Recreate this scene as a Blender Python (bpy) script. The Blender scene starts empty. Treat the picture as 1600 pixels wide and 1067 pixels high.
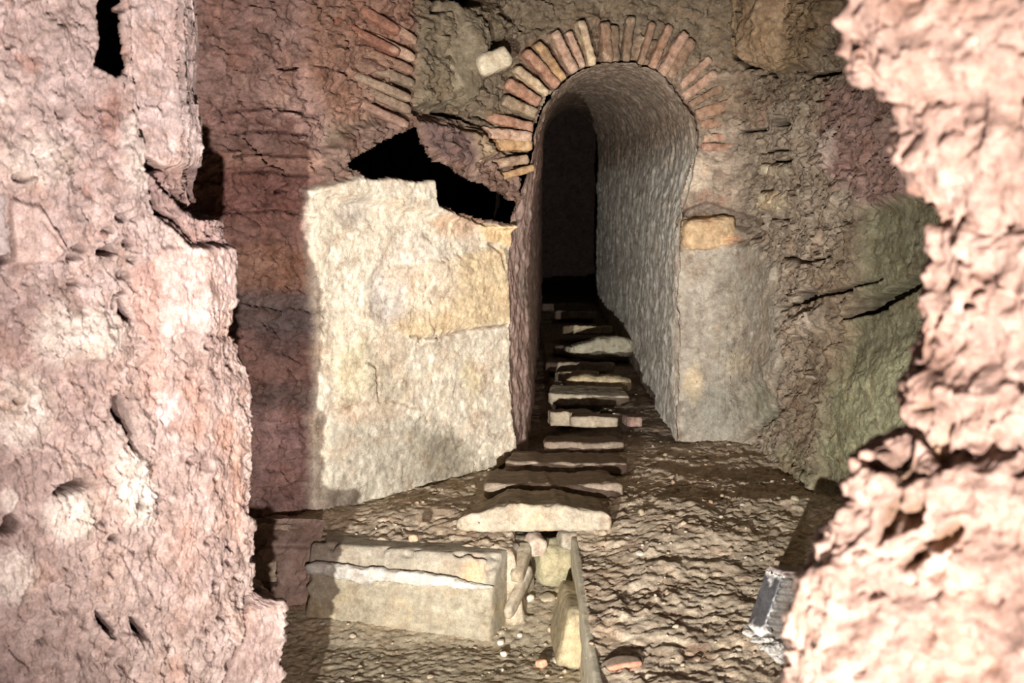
import bpy, math, random
import numpy as np

# ------------------------------------------------------------------ camera, world, lamps, exposure
FPX, IW, IH, HOR = 2000.0, 1600.0, 1067.0, 300.0
CAMZ = 1.17
TH = math.atan((IH / 2 - HOR) / FPX)
CT, ST = math.cos(TH), math.sin(TH)
scene = bpy.context.scene
cam_d = bpy.data.cameras.new('camera')
cam_d.sensor_width = 36.0
cam_d.lens = FPX / IW * 36.0
cam_d.clip_start = 0.05
cam_d.dof.use_dof = True
cam_d.dof.focus_distance = 4.9
cam_d.dof.aperture_fstop = 5.0
cam = bpy.data.objects.new('camera', cam_d)
cam.location = (0, 0, CAMZ)
cam.rotation_euler = (math.pi / 2 - TH, 0, 0)
scene.collection.objects.link(cam)
scene.camera = cam

w = bpy.data.worlds.new('world')
scene.world = w
w.use_nodes = True
w.node_tree.nodes['Background'].inputs[0].default_value = (0.5, 0.42, 0.36, 1)
w.node_tree.nodes['Background'].inputs[1].default_value = 0.012

def lamp(name, loc, target, power, color, radius, cone, blend=1.0):
    d = bpy.data.lights.new(name, 'SPOT')
    d.energy = power; d.color = color; d.shadow_soft_size = radius
    d.spot_size = math.radians(cone); d.spot_blend = blend
    o = bpy.data.objects.new(name, d)
    o.location = loc
    dx, dy, dz = (t - l for t, l in zip(target, loc))
    o.rotation_euler = (math.atan2(math.hypot(dx, dy), -dz), 0, math.atan2(-dx, dy))
    scene.collection.objects.link(o)
    return o
lamp('floodlight_warm', (-0.58, -0.30, 0.28), (0.38, 5.2, 0.52), 1750, (1.0, 0.96, 0.88), 0.016, 43)
lamp('floodlight_pink', (0.10, 0.0, 0.34), (-0.62, 4.0, 2.15), 820, (1.0, 0.84, 0.79), 0.02, 86)

vs = scene.view_settings
vs.view_transform = 'Standard'; vs.look = 'None'; vs.gamma = 1.0; vs.use_curve_mapping = False
vs.exposure = 0.0

# ------------------------------------------------------------------ helpers: pixels <-> space
def at(px, py, Y):
    """the point of world depth Y seen at a photograph pixel"""
    u, v = (px - IW / 2) / FPX, (IH / 2 - py) / FPX
    dx, dy, dz = u, CT + v * ST, -ST + v * CT
    t = Y / dy
    return np.array([dx * t, Y, CAMZ + dz * t])
def on(px, py, z):
    """the point of height z seen at a photograph pixel"""
    u, v = (px - IW / 2) / FPX, (IH / 2 - py) / FPX
    d = np.array([u, CT + v * ST, -ST + v * CT])
    t = (z - CAMZ) / d[2]
    return np.array([0, 0, CAMZ]) + d * t
def proj(P):
    X, Y, Z = P[..., 0], P[..., 1], P[..., 2] - CAMZ
    dep = np.maximum(Y * CT - Z * ST, 0.05)
    up = Y * ST + Z * CT
    return IW / 2 + FPX * X / dep, IH / 2 - FPX * up / dep

# ------------------------------------------------------------------ helpers: noise
_r = np.random.RandomState(7)
PERM = np.concatenate([_r.permutation(256)] * 3).astype(np.int32)
GR = _r.normal(size=(256, 3)); GR /= np.linalg.norm(GR, axis=1)[:, None]
RND = _r.rand(256, 4)
def perlin(P):
    I = np.floor(P).astype(np.int64); F = P - I
    S = F * F * F * (F * (F * 6 - 15) + 10)
    ix, iy, iz = I[..., 0] & 255, I[..., 1] & 255, I[..., 2] & 255
    out = 0
    for a in (0, 1):
        wa = S[..., 0] if a else 1 - S[..., 0]
        pa = PERM[ix + a]
        for b in (0, 1):
            wb = S[..., 1] if b else 1 - S[..., 1]
            pb = PERM[pa + iy + b]
            for c in (0, 1):
                wc = S[..., 2] if c else 1 - S[..., 2]
                g = GR[PERM[pb + iz + c]]
                d = g[..., 0] * (F[..., 0] - a) + g[..., 1] * (F[..., 1] - b) + g[..., 2] * (F[..., 2] - c)
                out = out + wa * wb * wc * d
    return out * 1.4
def fbm(P, f, octv=5, gain=0.5, seed=0, ridge=False):
    s, amp, tot = 0, 1.0, 0
    for o in range(octv):
        n = perlin(P * f + (seed * 17.3 + o * 5.7))
        if ridge: n = 1 - 2 * np.abs(n)
        s = s + amp * n; tot += amp
        amp *= gain; f *= 2.03
    return s / tot
def worley(P, f, seed=0):
    Q = P * f + seed * 13.7
    I = np.floor(Q).astype(np.int64); F = Q - I
    d1 = np.full(Q.shape[:-1], 9.0); d2 = d1.copy(); cid = np.zeros(Q.shape[:-1], int)
    for a in (-1, 0, 1):
        for b in (-1, 0, 1):
            for c in (-1, 0, 1):
                h = PERM[PERM[PERM[(I[..., 0] + a) & 255] + ((I[..., 1] + b) & 255)] + ((I[..., 2] + c) & 255)]
                r = RND[h]
                d = (a + r[..., 0] - F[..., 0]) ** 2 + (b + r[..., 1] - F[..., 1]) ** 2 + (c + r[..., 2] - F[..., 2]) ** 2
                nearer = d < d1
                d2 = np.where(nearer, d1, np.minimum(d2, d))
                cid = np.where(nearer, h, cid)
                d1 = np.where(nearer, d, d1)
    return np.sqrt(d1), np.sqrt(d2), RND[cid, 3]
RV = np.random.RandomState(3).normal(size=(256, 3))
def facet(P, f, seed=0):
    """broken-rock facets: a randomly tilted plane per cell"""
    Q = P * f + seed * 9.1
    Q = Q + .35 * np.stack([perlin(Q * 1.3), perlin(Q * 1.3 + 31.7), perlin(Q * 1.3 + 77.1)], -1)
    I = np.floor(Q).astype(np.int64); F = Q - I
    best = np.full(Q.shape[:-1], 9.0); out = np.zeros(Q.shape[:-1])
    for a in (-1, 0, 1):
        for b in (-1, 0, 1):
            for c in (-1, 0, 1):
                h = PERM[PERM[PERM[(I[..., 0] + a) & 255] + ((I[..., 1] + b) & 255)] + ((I[..., 2] + c) & 255)]
                r = RND[h]; g = RV[h]
                e0 = a + r[..., 0] - F[..., 0]; e1 = b + r[..., 1] - F[..., 1]; e2 = c + r[..., 2] - F[..., 2]
                d = e0 * e0 + e1 * e1 + e2 * e2
                nearer = d < best
                best = np.where(nearer, d, best)
                out = np.where(nearer, g[..., 0] * e0 + g[..., 1] * e1 + g[..., 2] * e2 + r[..., 3] - .5, out)
    return out
def sst(a, b, x):
    t = np.clip((x - a) / (b - a), 0, 1)
    return t * t * (3 - 2 * t)
def seg_dist(X, Y, a, b):
    ax, ay = a; bx, by = b
    dx, dy = bx - ax, by - ay
    t = np.clip(((X - ax) * dx + (Y - ay) * dy) / (dx * dx + dy * dy + 1e-9), 0, 1)
    return np.hypot(X - ax - t * dx, Y - ay - t * dy)
def sdf(X, Y, poly):
    d = np.full(X.shape, 1e9); ins = np.zeros(X.shape, bool)
    n = len(poly)
    for i in range(n):
        a, b = poly[i], poly[(i + 1) % n]
        d = np.minimum(d, seg_dist(X, Y, a, b))
        c = (a[1] > Y) != (b[1] > Y)
        with np.errstate(divide='ignore', invalid='ignore'):
            xi = (b[0] - a[0]) * (Y - a[1]) / ((b[1] - a[1]) if b[1] != a[1] else 1e-9) + a[0]
        ins ^= c & (X < xi)
    return np.where(ins, -d, d)
def lin(c):
    c = np.asarray(c, float) / 255.0
    return np.where(c <= 0.04045, c / 12.92, ((c + 0.055) / 1.055) ** 2.4)

class Relief:
    """height and colour of a rough face, described by where its features lie"""
    def __init__(s, B, warp=5.0, wf=9.0):
        s.B = B
        X, Y = proj(B)
        s.X0, s.Y0 = X, Y
        s.X = X + warp * fbm(B, wf, 4, 0.6, 3)
        s.Y = Y + warp * fbm(B, wf, 4, 0.6, 4)
        s.h = np.zeros(X.shape); s.c = np.zeros(X.shape + (3,)); s.rough = np.ones(X.shape)
    def base(s, col): s.c[:] = lin(col)
    def _loc(s, xs, ys, pad):
        return (s.X > min(xs) - pad) & (s.X < max(xs) + pad) & (s.Y > min(ys) - pad) & (s.Y < max(ys) + pad)
    def _apply(s, k, m, dh, col, mix, rough):
        if dh: s.h[k] += dh * m
        if col is not None: s.c[k] += (lin(col) - s.c[k]) * (m * mix)[:, None]
        if rough is not None: s.rough[k] += (rough - s.rough[k]) * m
    def poly(s, pts, soft=3.0, dh=0.0, col=None, mix=1.0, rough=None):
        k = s._loc([p[0] for p in pts], [p[1] for p in pts], soft * 2 + 2)
        if not k.any(): return
        m = sst(soft, -soft, sdf(s.X[k], s.Y[k], pts))
        s._apply(k, m, dh, col, mix, rough)
    def blob(s, x, y, rx, ry, dh=0.0, col=None, mix=1.0, rough=None, ang=0.0, p=1.0):
        R = max(rx, ry) * 1.6
        k = s._loc([x - R, x + R], [y - R, y + R], 0)
        if not k.any(): return
        c, sn = math.cos(ang), math.sin(ang)
        dx, dy = s.X[k] - x, s.Y[k] - y
        q = np.hypot((dx * c + dy * sn) / rx, (-dx * sn + dy * c) / ry)
        m = sst(1.4, 0.6 if p == 1 else 1.25, q)
        s._apply(k, m, dh, col, mix, rough)
    def line(s, pts, wid=3.0, dh=-0.03, col=None, mix=1.0):
        k = s._loc([p[0] for p in pts], [p[1] for p in pts], wid * 2 + 2)
        if not k.any(): return
        d = np.full(k.sum(), 1e9)
        for a, b in zip(pts, pts[1:]): d = np.minimum(d, seg_dist(s.X[k], s.Y[k], a, b))
        m = sst(wid, wid * 0.35, d)
        s._apply(k, m, dh, col, mix, None)
    def mottle(s, col, f, lo, hi, mix=1.0, seed=0, where=None, stretch=(1, 1, 1)):
        m = sst(lo, hi, fbm(s.B * np.array(stretch), f, 5, 0.6, seed)) * mix
        if where is not None: m = m * where
        s.c += (lin(col) - s.c) * m[..., None]

# ------------------------------------------------------------------ helpers: materials
def rock_material(name, bump=0.5, dist=0.006, fine=90.0, speck=0.0, rough=0.9, grain=0.35, spec=0.25, patch=.6):
    m = bpy.data.materials.new(name); m.use_nodes = True
    nt = m.node_tree; N = nt.nodes; L = nt.links
    bs = N['Principled BSDF']
    bs.inputs['Roughness'].default_value = rough
    bs.inputs['Specular IOR Level'].default_value = spec
    tc = N.new('ShaderNodeTexCoord')
    at_ = N.new('ShaderNodeAttribute'); at_.attribute_name = 'Col'
    n1 = N.new('ShaderNodeTexNoise'); n1.inputs['Scale'].default_value = fine * 0.35; n1.inputs['Detail'].default_value = 9; n1.inputs['Roughness'].default_value = 0.68
    n2 = N.new('ShaderNodeTexNoise'); n2.inputs['Scale'].default_value = fine * 2.2; n2.inputs['Detail'].default_value = 5
    L.new(tc.outputs['Object'], n1.inputs['Vector']); L.new(tc.outputs['Object'], n2.inputs['Vector'])
    mr = N.new('ShaderNodeMapRange'); mr.inputs[1].default_value = 0.3; mr.inputs[2].default_value = 0.72
    mr.inputs[3].default_value = 1 - grain; mr.inputs[4].default_value = 1 + grain
    L.new(n1.outputs['Fac'], mr.inputs[0])
    mr2 = N.new('ShaderNodeMapRange'); mr2.inputs[1].default_value = 0.3; mr2.inputs[2].default_value = 0.7
    mr2.inputs[3].default_value = 1 - grain * 0.6; mr2.inputs[4].default_value = 1 + grain * 0.6
    L.new(n2.outputs['Fac'], mr2.inputs[0])
    mu = N.new('ShaderNodeMath'); mu.operation = 'MULTIPLY'
    L.new(mr.outputs[0], mu.inputs[0]); L.new(mr2.outputs[0], mu.inputs[1])
    vm = N.new('ShaderNodeVectorMath'); vm.operation = 'SCALE'
    L.new(at_.outputs['Color'], vm.inputs[0]); L.new(mu.outputs[0], vm.inputs['Scale'])
    last = vm.outputs[0]
    def noise(scale, detail, rgh, off):
        n = N.new('ShaderNodeTexNoise'); n.inputs['Scale'].default_value = scale; n.inputs['Detail'].default_value = detail; n.inputs['Roughness'].default_value = rgh
        mp = N.new('ShaderNodeVectorMath'); mp.inputs[1].default_value = (off, off * 1.7, off * .6)
        L.new(tc.outputs['Object'], mp.inputs[0]); L.new(mp.outputs[0], n.inputs['Vector'])
        return n.outputs['Fac']
    def ramp(src, lo, hi, out):
        r = N.new('ShaderNodeMapRange'); r.inputs[1].default_value = lo; r.inputs[2].default_value = hi; r.inputs[3].default_value = 0; r.inputs[4].default_value = out
        L.new(src, r.inputs[0]); return r.outputs[0]
    def mixed(fac, a, vec=None, scale=None):
        x = N.new('ShaderNodeMix'); x.data_type = 'RGBA'; L.new(fac, x.inputs[0]); L.new(a, x.inputs[6])
        if scale is not None:
            q = N.new('ShaderNodeVectorMath'); q.operation = 'MULTIPLY'; q.inputs[1].default_value = scale
            L.new(a, q.inputs[0]); L.new(q.outputs[0], x.inputs[7])
        else: x.inputs[7].default_value = (*vec, 1)
        return x.outputs[2]
    last = mixed(ramp(noise(16, 12, .72, 3.1), .48, .62, patch * .8), last, scale=(1.55, 1.6, 1.65))
    last = mixed(ramp(noise(13, 12, .74, 8.3), .51, .64, patch), last, scale=(.52, .46, .42))
    last = mixed(ramp(noise(7, 10, .7, 12.9), .50, .64, patch * .6), last, scale=(1.0, .80, .66))
    last = mixed(ramp(noise(42, 8, .75, 21.0), .57, .66, patch * .8), last, scale=(.40, .36, .34))
    if speck > 0:
        vo = N.new('ShaderNodeTexVoronoi'); vo.inputs['Scale'].default_value = 110
        L.new(tc.outputs['Object'], vo.inputs['Vector'])
        lt = N.new('ShaderNodeMapRange'); lt.inputs[1].default_value = 0.16; lt.inputs[2].default_value = 0.10
        L.new(vo.outputs['Distance'], lt.inputs[0])
        n3 = N.new('ShaderNodeTexNoise'); n3.inputs['Scale'].default_value = 14
        L.new(tc.outputs['Object'], n3.inputs['Vector'])
        m3 = N.new('ShaderNodeMapRange'); m3.inputs[1].default_value = 0.5; m3.inputs[2].default_value = 0.62; m3.inputs[4].default_value = speck
        L.new(n3.outputs['Fac'], m3.inputs[0])
        mm = N.new('ShaderNodeMath'); mm.operation = 'MULTIPLY'
        L.new(lt.outputs[0], mm.inputs[0]); L.new(m3.outputs[0], mm.inputs[1])
        mx = N.new('ShaderNodeMix'); mx.data_type = 'RGBA'
        L.new(mm.outputs[0], mx.inputs[0]); L.new(last, mx.inputs[6]); mx.inputs[7].default_value = (0.75, 0.70, 0.6, 1)
        last = mx.outputs[2]
    L.new(last, bs.inputs['Base Color'])
    ad = N.new('ShaderNodeMath'); ad.operation = 'MULTIPLY_ADD'; ad.inputs[1].default_value = 0.4
    L.new(n2.outputs['Fac'], ad.inputs[0]); L.new(n1.outputs['Fac'], ad.inputs[2])
    bp = N.new('ShaderNodeBump'); bp.inputs['Strength'].default_value = bump; bp.inputs['Distance'].default_value = dist
    L.new(ad.outputs[0], bp.inputs['Height']); L.new(bp.outputs[0], bs.inputs['Normal'])
    return m
MAT_WALL = rock_material('rough_rock', 0.5, 0.008, 110, 0.0, 0.95, 0.30, .15, .75)
MAT_FINE = rock_material('worn_plaster', 0.45, 0.006, 120, 0.0, 0.95, 0.24, .15, .6)
MAT_FLOOR = rock_material('packed_earth', 0.6, 0.007, 150, 0.8, 0.85, 0.4, .25, .7)
MAT_STONE = rock_material('cut_stone', 0.5, 0.005, 130, 0.0, 0.92, 0.28, .2, .6)
MAT_DARK = rock_material('dark_grooved', 0.4, 0.004, 120, 0.0, 0.5, 0.35, 0.5)

# ------------------------------------------------------------------ helpers: meshes
def link_mesh(name, V, F, col, mat, parent=None, smooth=True):
    V = np.asarray(V, np.float32); F = np.asarray(F, np.int32)
    me = bpy.data.meshes.new(name)
    k = F.shape[1]
    me.vertices.add(len(V)); me.vertices.foreach_set('co', V.ravel())
    me.loops.add(F.size); me.loops.foreach_set('vertex_index', F.ravel())
    me.polygons.add(len(F)); me.polygons.foreach_set('loop_start', np.arange(0, F.size, k, dtype=np.int32))
    me.polygons.foreach_set('use_smooth', np.full(len(F), smooth, bool))
    me.update(calc_edges=True); me.validate()
    ca = me.color_attributes.new('Col', 'FLOAT_COLOR', 'POINT')
    rgba = np.ones((len(V), 4), np.float32); g = (np.asarray(col) @ np.array([.3, .55, .15]))[:, None]; rgba[:, :3] = np.clip(g + (col - g) * .76, 0.004, 0.95)
    ca.data.foreach_set('color', rgba.ravel())
    me.materials.append(mat)
    o = bpy.data.objects.new(name, me)
    scene.collection.objects.link(o)
    if parent is not None: o.parent = parent
    return o
def grid_faces(nu, nv, keep=None, flip=False):
    i = np.arange(nu * nv).reshape(nu, nv)
    F = np.stack([i[:-1, :-1], i[1:, :-1], i[1:, 1:], i[:-1, 1:]], -1)
    if flip: F = F[..., ::-1]
    if keep is not None:
        k = keep[:-1, :-1] & keep[1:, :-1] & keep[1:, 1:] & keep[:-1, 1:]
        return F[k]
    return F.reshape(-1, 4)
def normals(B):
    du = np.gradient(B, axis=0); dv = np.gradient(B, axis=1)
    n = np.cross(du, dv)
    return n / (np.linalg.norm(n, axis=-1, keepdims=True) + 1e-12)
def sheet(name, B, h, col, mat, keep=None, flip=False, N=None, parent=None):
    if N is None: N = normals(B)
    if flip: N = -N
    V = B + N * h[..., None]
    nu, nv = B.shape[:2]
    F = grid_faces(nu, nv, keep, flip)
    V = V.reshape(-1, 3); col = col.reshape(-1, 3)
    used = np.zeros(len(V), bool); used[F.ravel()] = True
    remap = np.cumsum(used) - 1
    return link_mesh(name, V[used], remap[F], col[used], mat, parent)
def structure(o, label=None):
    o['kind'] = 'structure'
    if label: o['label'] = label
    return o
def tag(o, label, cat, group=None):
    o['label'] = label; o['category'] = cat
    if group: o['group'] = group
    return o
def resample(pts, step):
    pts = np.asarray(pts, float)
    # rounded corners: chaikin twice
    for _ in range(2):
        a, b = pts[:-1], pts[1:]
        q = np.empty((2 * len(a), pts.shape[1])); q[0::2] = a * .75 + b * .25; q[1::2] = a * .25 + b * .75
        pts = np.vstack([pts[:1], q, pts[-1:]])
    s = np.concatenate([[0], np.cumsum(np.linalg.norm(np.diff(pts, axis=0), axis=1))])
    n = int(s[-1] / step) + 1
    t = np.linspace(0, s[-1], n)
    return np.stack([np.interp(t, s, pts[:, k]) for k in range(pts.shape[1])], 1)

def cube_grid(n):
    """welded vertices and faces of a cube split n times along each edge"""
    key, V, F = {}, [], []
    def vid(p):
        if p not in key: key[p] = len(V); V.append(p)
        return key[p]
    nx, ny, nz = n
    dims = (nx, ny, nz)
    for ax in range(3):
        b, c = (ax + 1) % 3, (ax + 2) % 3
        for side in (0, dims[ax]):
            for i in range(dims[b]):
                for j in range(dims[c]):
                    q = []
                    for (di, dj) in ((0, 0), (1, 0), (1, 1), (0, 1)):
                        p = [0, 0, 0]; p[ax] = side; p[b] = i + di; p[c] = j + dj
                        q.append(vid(tuple(p)))
                    F.append(q if side else q[::-1])
    V = np.array(V, float) / np.array(dims) * 2 - 1
    return V, np.array(F)
def stone(name, size, loc, col, seed=1, rot=(0, 0, 0), res=0.012, p=7.0, amp=0.06, amp2=0.02, shape=None,
          mat=None, parent=None, mott=None, loc_is_world=True, freq=None, paint=None):
    """one lump of stone: a box with worn corners, uneven faces and chipped edges"""
    sx, sy, sz = size
    n = tuple(int(min(64, max(5, round(d / res)))) for d in size)
    V, F = cube_grid(n)
    mx = np.max(np.abs(V), axis=1)
    pn = (np.sum(np.abs(V) ** p, axis=1)) ** (1 / p)
    V = V * (mx / pn)[:, None]
    P = V * np.array(size) / 2
    md = min(size)
    off = np.array([seed * 3.17, seed * 1.31, seed * 2.71])
    if shape is not None: P = shape(P, V)
    f1 = freq or 0.9 / (sum(size) / 3)
    Nn = V / (np.linalg.norm(V, axis=1)[:, None])
    d = amp * md * fbm(P + off, f1 * 1.6, 3, 0.5, seed % 5) + amp2 * md * fbm(P + off, f1 * 8, 4, 0.6, seed % 7)
    # chips off the sharp edges
    edge = np.sort(np.abs(V), axis=1)[:, 1]
    chip = sst(0.8, 1.0, edge) * sst(0.0, 0.35, fbm(P + off, f1 * 5, 2, 0.5, 2))
    P = P + Nn * (d - chip * md * 0.08)[:, None]
    c = np.tile(lin(col), (len(P), 1))
    if mott is not None:
        for (mc, f, lo, hi, mix) in mott:
            m = sst(lo, hi, fbm(P + off, f, 4, 0.6, 5)) * mix
            c = c + (lin(mc) - c) * m[:, None]
    if paint is not None: c = paint(P, V, c)
    o = link_mesh(name, P, F, c, mat or MAT_STONE, parent)
    o.location = loc; o.rotation_euler = rot
    return o
def empty(name, loc):
    e = bpy.data.objects.new(name, None); scene.collection.objects.link(e); e.location = loc
    e.empty_display_size = 0.1
    return e

# ------------------------------------------------------------------ the setting: rock face with the tunnel mouth
JL = lambda py, Y: at(790 if py > 330 else 790 + (330 - py) * 0.38, py, Y)[0]
OPEN = [(797, 790), (790, 600), (784, 420), (790, 330), (806, 285), (824, 240), (832, 200), (850, 152), (885, 118), (925, 101), (965, 97), (1010, 106),
        (1045, 130), (1072, 165), (1086, 205), (1086, 240), (1068, 300), (1056, 400), (1056, 690), (1056, 790)]
plan = resample([(-2.1, 3.7), (-1.35, 4.2), (-1.03, 4.4), (-.705, 4.68), (-.35, 5.1), (-.06, 5.44), (.1, 5.56), (.74, 5.74), (.98, 5.76), (1.08, 5.6),
                 (1.12, 5.25), (1.15, 4.6), (1.27, 3.9), (1.42, 3.2), (1.6, 2.4), (1.8, 1.6)], 0.0055)
zs = np.arange(-.12, 2.25, 0.0055)
B = np.zeros((len(plan), len(zs), 3))
B[..., :2] = plan[:, None, :]; B[..., 2] = zs[None, :]
R = Relief(B, 7.0, 7.0)
R.base((128, 110, 88))
# large colour fields
R.poly([(0, -200), (470, -200), (520, 120), (500, 300), (500, 900), (0, 900)], 20, 0, (146, 118, 106))
R.poly([(300, -200), (480, -200), (520, 120), (480, 230), (300, 230)], 24, 0, (150, 118, 106), .9)
R.poly([(470, -100), (660, -100), (640, 170), (520, 200), (480, 120)], 14, 0.02, (140, 104, 84))
R.poly([(650, -100), (1320, -100), (1320, 60), (1100, 90), (960, 50), (830, 90), (740, 260), (640, 170)], 14, 0.0, (112, 98, 76))
R.poly([(1050, 230), (1230, 150), (1400, 180), (1420, 330), (1320, 330), (1260, 480), (1200, 800), (1050, 800)], 14, 0.0, (150, 132, 112))
R.poly([(1290, 130), (1400, 150), (1440, 310), (1350, 320), (1280, 260)], 12, 0.0, (140, 108, 98))
R.mottle((92, 74, 60), 5, 0.05, 0.5, 0.55, 11)
R.mottle((190, 170, 145), 9, 0.15, 0.5, 0.45, 12)
R.mottle((150, 92, 70), 6, 0.2, 0.5, 0.45, 13)
# shaded recess left of the pier: tufa courses
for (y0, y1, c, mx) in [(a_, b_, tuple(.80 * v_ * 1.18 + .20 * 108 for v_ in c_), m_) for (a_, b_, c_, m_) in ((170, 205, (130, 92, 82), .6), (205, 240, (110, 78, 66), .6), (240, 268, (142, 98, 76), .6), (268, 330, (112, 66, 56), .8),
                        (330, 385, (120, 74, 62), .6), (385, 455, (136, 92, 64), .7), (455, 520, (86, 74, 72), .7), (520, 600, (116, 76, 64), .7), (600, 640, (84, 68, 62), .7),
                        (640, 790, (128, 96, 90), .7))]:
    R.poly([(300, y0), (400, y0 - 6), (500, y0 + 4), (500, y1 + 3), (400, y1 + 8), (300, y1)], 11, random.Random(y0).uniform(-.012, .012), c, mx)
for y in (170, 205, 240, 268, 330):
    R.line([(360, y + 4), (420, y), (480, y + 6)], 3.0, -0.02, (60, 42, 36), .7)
R.blob(445, 700, 40, 60, 0.0, (168, 132, 126), .7)
R.blob(440, 520, 50, 40, 0.01, (84, 76, 76), .5)
R.line([(432, 300), (445, 288), (452, 284)], 2.5, -.03, (30, 20, 18))
# pale pier left of the tunnel
PIER = [(470, 295), (520, 278), (655, 280), (662, 318), (700, 338), (745, 352), (792, 352), (786, 420), (790, 600), (800, 705), (700, 790), (480, 830), (478, 500)]
R.poly([(480, 300), (500, 240), (540, 200), (640, 175), (700, 190), (790, 250), (830, 330), (800, 360), (640, 330)], 8, 0.05, (124, 98, 84))
R.poly(PIER, 4, 0.045, (212, 200, 176), 1, 0.20)
R.poly([(590, 420), (700, 400), (778, 385), (786, 505), (700, 515), (640, 528), (600, 515)], 6, .012, (214, 184, 128), .75)
R.poly([(505, 560), (560, 520), (580, 600), (520, 640)], 14, .005, (196, 184, 140), .6)
R.poly([(500, 660), (640, 640), (720, 700), (700, 780), (500, 800)], 20, .0, (164, 158, 140), .7)
R.poly([(640, 670), (705, 680), (730, 720), (700, 760), (640, 745)], 18, .0, (132, 122, 100), .7)
R.poly([(560, 540), (600, 560), (640, 620), (590, 640), (556, 610)], 14, .0, (170, 156, 130), .6)
R.poly([(600, 440), (625, 420), (620, 500), (580, 500)], 12, .0, (150, 144, 138), .55)
R.blob(590, 460, 24, 46, -.006, (160, 152, 148), .6)
R.blob(540, 330, 24, 24, -.01, (160, 152, 144), .5)
R.blob(700, 350, 36, 22, .0, (206, 160, 116), .6)
R.poly([(735, 352), (790, 352), (786, 384), (745, 378)], 5, .012, (222, 184, 118), .85)
R.blob(640, 430, 60, 60, .004, (232, 218, 200), .5)
R.blob(560, 640, 60, 20, .0, (182, 152, 122), .5)
R.poly([(708, 575), (722, 560), (742, 590), (726, 622), (712, 606)], 9, .0, (200, 184, 128), .5)
R.blob(600, 540, 26, 40, .0, (176, 152, 122), .5)
R.line([(628, 524), (668, 528), (700, 519), (740, 512), (780, 508)], 2.5, -.014, (140, 116, 92), .8)
R.line([(560, 565), (575, 572), (578, 590), (580, 620)], 2.2, -.012, (130, 108, 86), .6)
R.line([(752, 380), (770, 400), (776, 420)], 2.2, -.012, (120, 80, 60), .7)
R.line([(500, 640), (560, 628), (600, 624), (640, 636)], 2.4, -.008, (150, 130, 104), .5)
R.poly([(640, 830), (690, 788), (760, 745), (800, 705), (806, 730), (720, 830)], 7, -.03, (100, 98, 76), .7)
# the black cavity over the pier
CAV = [(522, 258), (560, 236), (600, 214), (636, 198), (650, 238), (700, 272), (760, 300), (793, 318), (795, 352), (758, 345), (700, 334), (664, 314), (655, 284), (600, 278), (556, 280), (540, 268)]
R.poly(CAV, 6.0, 0, (80, 62, 50))
# boulders, stones and cracks of the upper face
R.poly([(655, 30), (700, 5), (760, 10), (790, 40), (745, 95), (700, 170), (640, 165), (640, 90)], 9, .05, (116, 104, 80), .8)
R.poly([(640, 170), (730, 150), (770, 190), (700, 180), (640, 190)], 5, -.05, None)
R.poly([(680, 0), (760, -6), (745, 10), (700, 12), (670, 22)], 3, -.16, (60, 46, 38))
R.poly([(738, 88), (760, 68), (775, 66), (758, 82)], 3, -.14, (40, 30, 26))
R.line([(690, 178), (720, 182), (745, 192)], 4.5, -.10, (60, 46, 38))
R.poly([(640, 190), (720, 205), (720, 255), (680, 250), (650, 225)], 6, .03, (104, 82, 78), .8)
R.poly([(712, 205), (750, 200), (756, 245), (720, 252)], 6, .04, (150, 128, 96), .8)
R.poly([(1146, 0), (1230, -60), (1320, 0), (1300, 60), (1270, 100), (1225, 112), (1190, 96), (1150, 88)], 8, .06, (134, 108, 74), .8)
R.line([(1148, 88), (1165, 102), (1190, 103), (1215, 118)], 4.5, -.11, (40, 30, 26))
R.line([(1262, 122), (1310, 112)], 4, -.09, (40, 30, 26))
R.poly([(1206, 180), (1224, 182), (1232, 196), (1214, 196)], 3, -.13, (40, 30, 26))
R.line([(1160, 207), (1195, 205)], 3, -.05, (60, 46, 38))
R.line([(1205, 252), (1242, 253)], 3.2, -.07, (50, 36, 30))
R.line([(1195, 237), (1222, 234)], 2.6, -.05, (60, 46, 38))
R.line([(1198, 342), (1232, 344)], 2.6, -.05, (60, 46, 38))
R.blob(1212, 266, 24, 9, .02, (196, 178, 148), .8, .4)
R.blob(1210, 314, 22, 14, .025, (206, 184, 144), .8, .4)
R.blob(1085, 270, 26, 30, .015, (196, 178, 152), .7, .5)
R.poly([(1040, 360), (1070, 328), (1110, 318), (1150, 330), (1190, 345), (1180, 372), (1130, 345), (1080, 348)], 4, -.05, (116, 100, 86), .8)
R.poly([(1064, 362), (1090, 338), (1130, 340), (1150, 372), (1120, 384), (1068, 392)], 4, .03, (214, 168, 102), .95, .5)
R.blob(1130, 375, 26, 12, .0, (200, 136, 92), .6)
# rounded plastered pier right of the tunnel
R.poly([(1056, 392), (1110, 384), (1190, 380), (1215, 420), (1222, 520), (1218, 600), (1190, 660), (1150, 705), (1056, 710)], 8, .03, (160, 150, 134), .9, .25)
R.blob(1140, 590, 70, 60, .02, (152, 142, 126), .6)
R.poly([(1140, 552), (1165, 545), (1192, 556), (1190, 580), (1160, 588), (1142, 575)], 8, .004, (192, 174, 146), .6)
R.blob(1080, 600, 14, 30, .006, (206, 184, 140), .6)
R.blob(1110, 640, 60, 40, .0, (140, 136, 122), .6)
R.blob(1195, 635, 18, 40, -.03, (132, 130, 106), .6)
R.line([(1160, 690), (1190, 662), (1215, 620), (1225, 560)], 3.5, -.02, (116, 106, 88), .7)
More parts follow.
